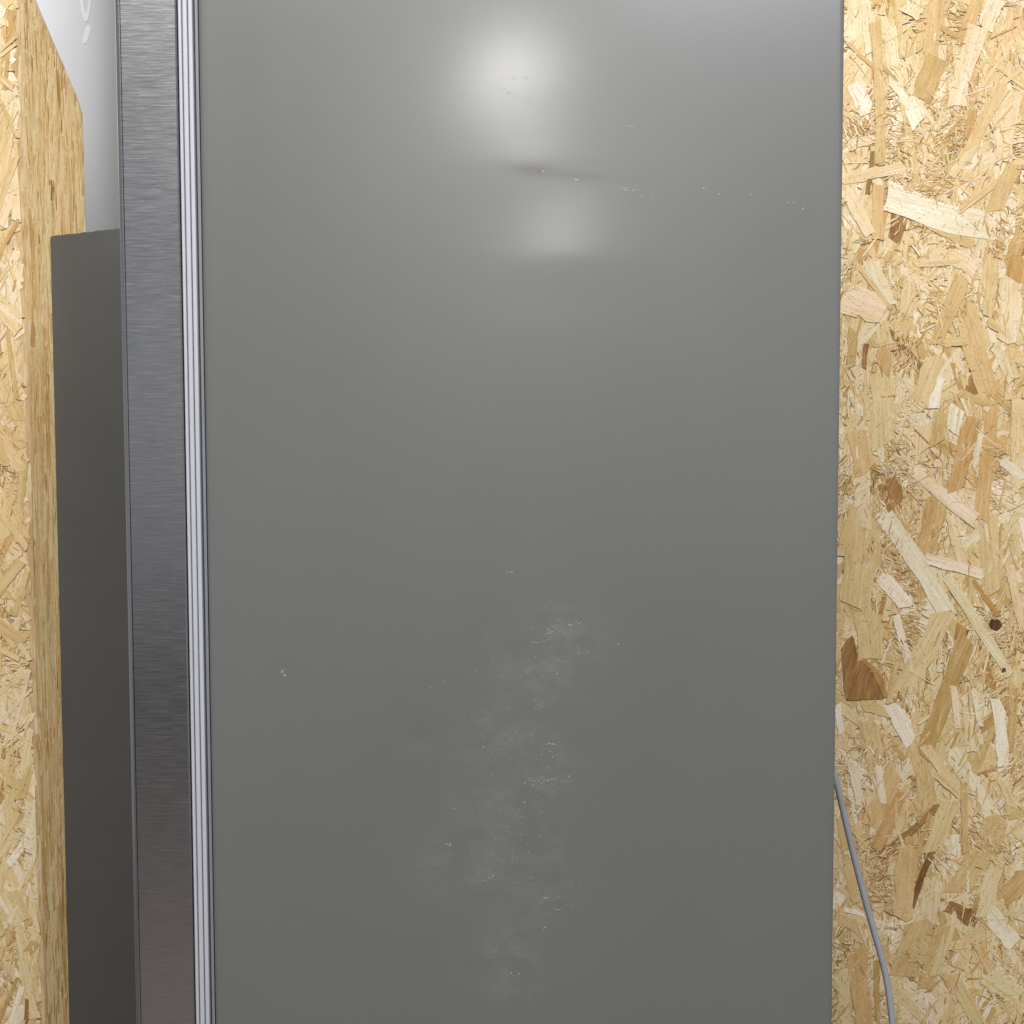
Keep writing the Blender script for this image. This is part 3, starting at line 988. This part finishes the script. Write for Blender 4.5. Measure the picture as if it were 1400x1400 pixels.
for (px, py, L, w, a) in [(697, 782, 9, 1.6, -.05), (788, 245, 6, 2, .1), (742, 234, 4, 2, .5), (863, 172, 9, 1.2, .1), (731, 878, 8, 1.4, 0), (765, 902, 12, 1.3, .05),
                          (386, 918, 6.5, 2.2, -1.0), (389, 923, 6, 2.0, .7), (671, 1199, 8, 1.8, -.4), (655, 1205, 26, .8, -.22), (583, 1153, 9, 1.0, -.3),
                          (755, 1017, 11, 2, .15), (752, 1066, 24, 1.8, -.18), (747, 1227, 9, 2, -.2), (762, 1243, 6, 1.2, 0), (744, 1268, 7, 1.5, -.7),
                          (742, 1142, 9, 1.0, .05), (622, 1106, 12, 1.0, 0), (962, 257, 3, 2.4, .6), (983, 265, 2.4, 2, 0), (1027, 266, 2.6, 2, 0), (1077, 277, 2.6, 2, 0),
                          (1085, 277, 3, 1.5, 0), (1098, 285, 3.4, 2.2, -.5), (699, 1330, 3, 2, 1.3), (710, 1331, 4, 1.6, -1.0), (705, 1334, 8, 1.4, .1), (612, 1155, 7, 1.6, .2), (616, 1154, 5, 1.5, 1.2),
                          (845, 880, 2, 2, 0), (762, 921, 2.4, 2.2, 0), (804, 890, 2, 1.6, 0), (778, 1061, 2.4, 2, 0), (661, 1021, 2.2, 2, 0), (717, 1097, 2.6, 2, 0)]:
    if L < 7:
        fleck(px, py, L, w, a)
    else:                             # a long scratch is a broken row of short flecks
        k_n = int(L / 2.2)
        for q in range(k_n):
            t = (q + .5) / k_n - .5 + rs.uniform(-.05, .05)
            if rs.random() < .85:
                fleck(px + t * L * math.cos(a), py + t * L * math.sin(a) + rs.gauss(0, .6), rs.uniform(1.4, 3.6), w * rs.uniform(.4, .95), a + rs.gauss(0, .3))
spray(858, 259, 6, 1.8, 16)
spray(890, 265, 6, 5, 8, 1, 3)
spray(783, 853, 6, 3, 14)
spray(750, 864, 6, 3, 8)
spray(735, 962, 4, 3, 7)
spray(752, 1040, 6, 7, 10)
spray(735, 1067, 14, 3, 16)
spray(745, 870, 34, 34, 16, 1, 3.4)
spray(700, 1050, 45, 55, 18, 1, 3.2)
spray(735, 1130, 25, 40, 16, 1, 3.2)
spray(755, 1230, 14, 22, 10, 1, 3.2)
spray(660, 920, 35, 22, 8, 1, 3)
me = mesh('scuff_marks', v, f)
bm = bmesh.new()
bm.from_mesh(me)
bmesh.ops.recalc_face_normals(bm, faces=bm.faces)
bm.to_mesh(me)
bm.free()
link('scuff_marks', me, M_scuff, fridge, 'stuff')

# power cord hanging from the back of the refrigerator
CY = 0.13
cord_px = [(1136, 1046), (1140, 1056), (1145.5, 1075), (1152, 1104), (1160, 1140), (1168, 1172), (1177, 1208), (1187, 1246), (1196, 1277), (1204, 1304), (1211, 1332), (1216, 1362), (1220.5, 1400), (1223, 1450), (1224, 1520)]
pts = [at(x, y, CY) for x, y in cord_px]
last = pts[-1]
for k_ in range(1, 8):
    t = k_ / 7
    pts.append(Vector((last.x + 0.02 * math.sin(t * 2.0), CY + 0.10 * t, last.z + (0.0045 - last.z) * t)))
pts.append(pts[-1] + Vector((0.06, 0.10, 0)))
pts.append(pts[-1] + Vector((0.12, 0.06, 0)))
first = pts[0]
pts = [Vector((x_right - 0.01, CY + 0.02, first.z + 0.02))] + pts
cu = bpy.data.curves.new('power_cord', 'CURVE')
cu.dimensions = '3D'
cu.bevel_depth = 0.0035
cu.bevel_resolution = 5
cu.use_fill_caps = True
sp = cu.splines.new('NURBS')
sp.points.add(len(pts) - 1)
for q, p in zip(sp.points, pts):
    q.co = (p.x, p.y, p.z, 1)
sp.use_endpoint_u = True
sp.order_u = 4
sp.resolution_u = 6
tmp = bpy.data.objects.new('power_cord_curve', cu)
COL.objects.link(tmp)
me = bpy.data.meshes.new_from_object(tmp.evaluated_get(bpy.context.evaluated_depsgraph_get()))
bpy.data.objects.remove(tmp)
me.name = 'power_cord'
me.materials.clear()
me.polygons.foreach_set('use_smooth', [True] * len(me.polygons))
link('power_cord', me, M_cord, fridge)
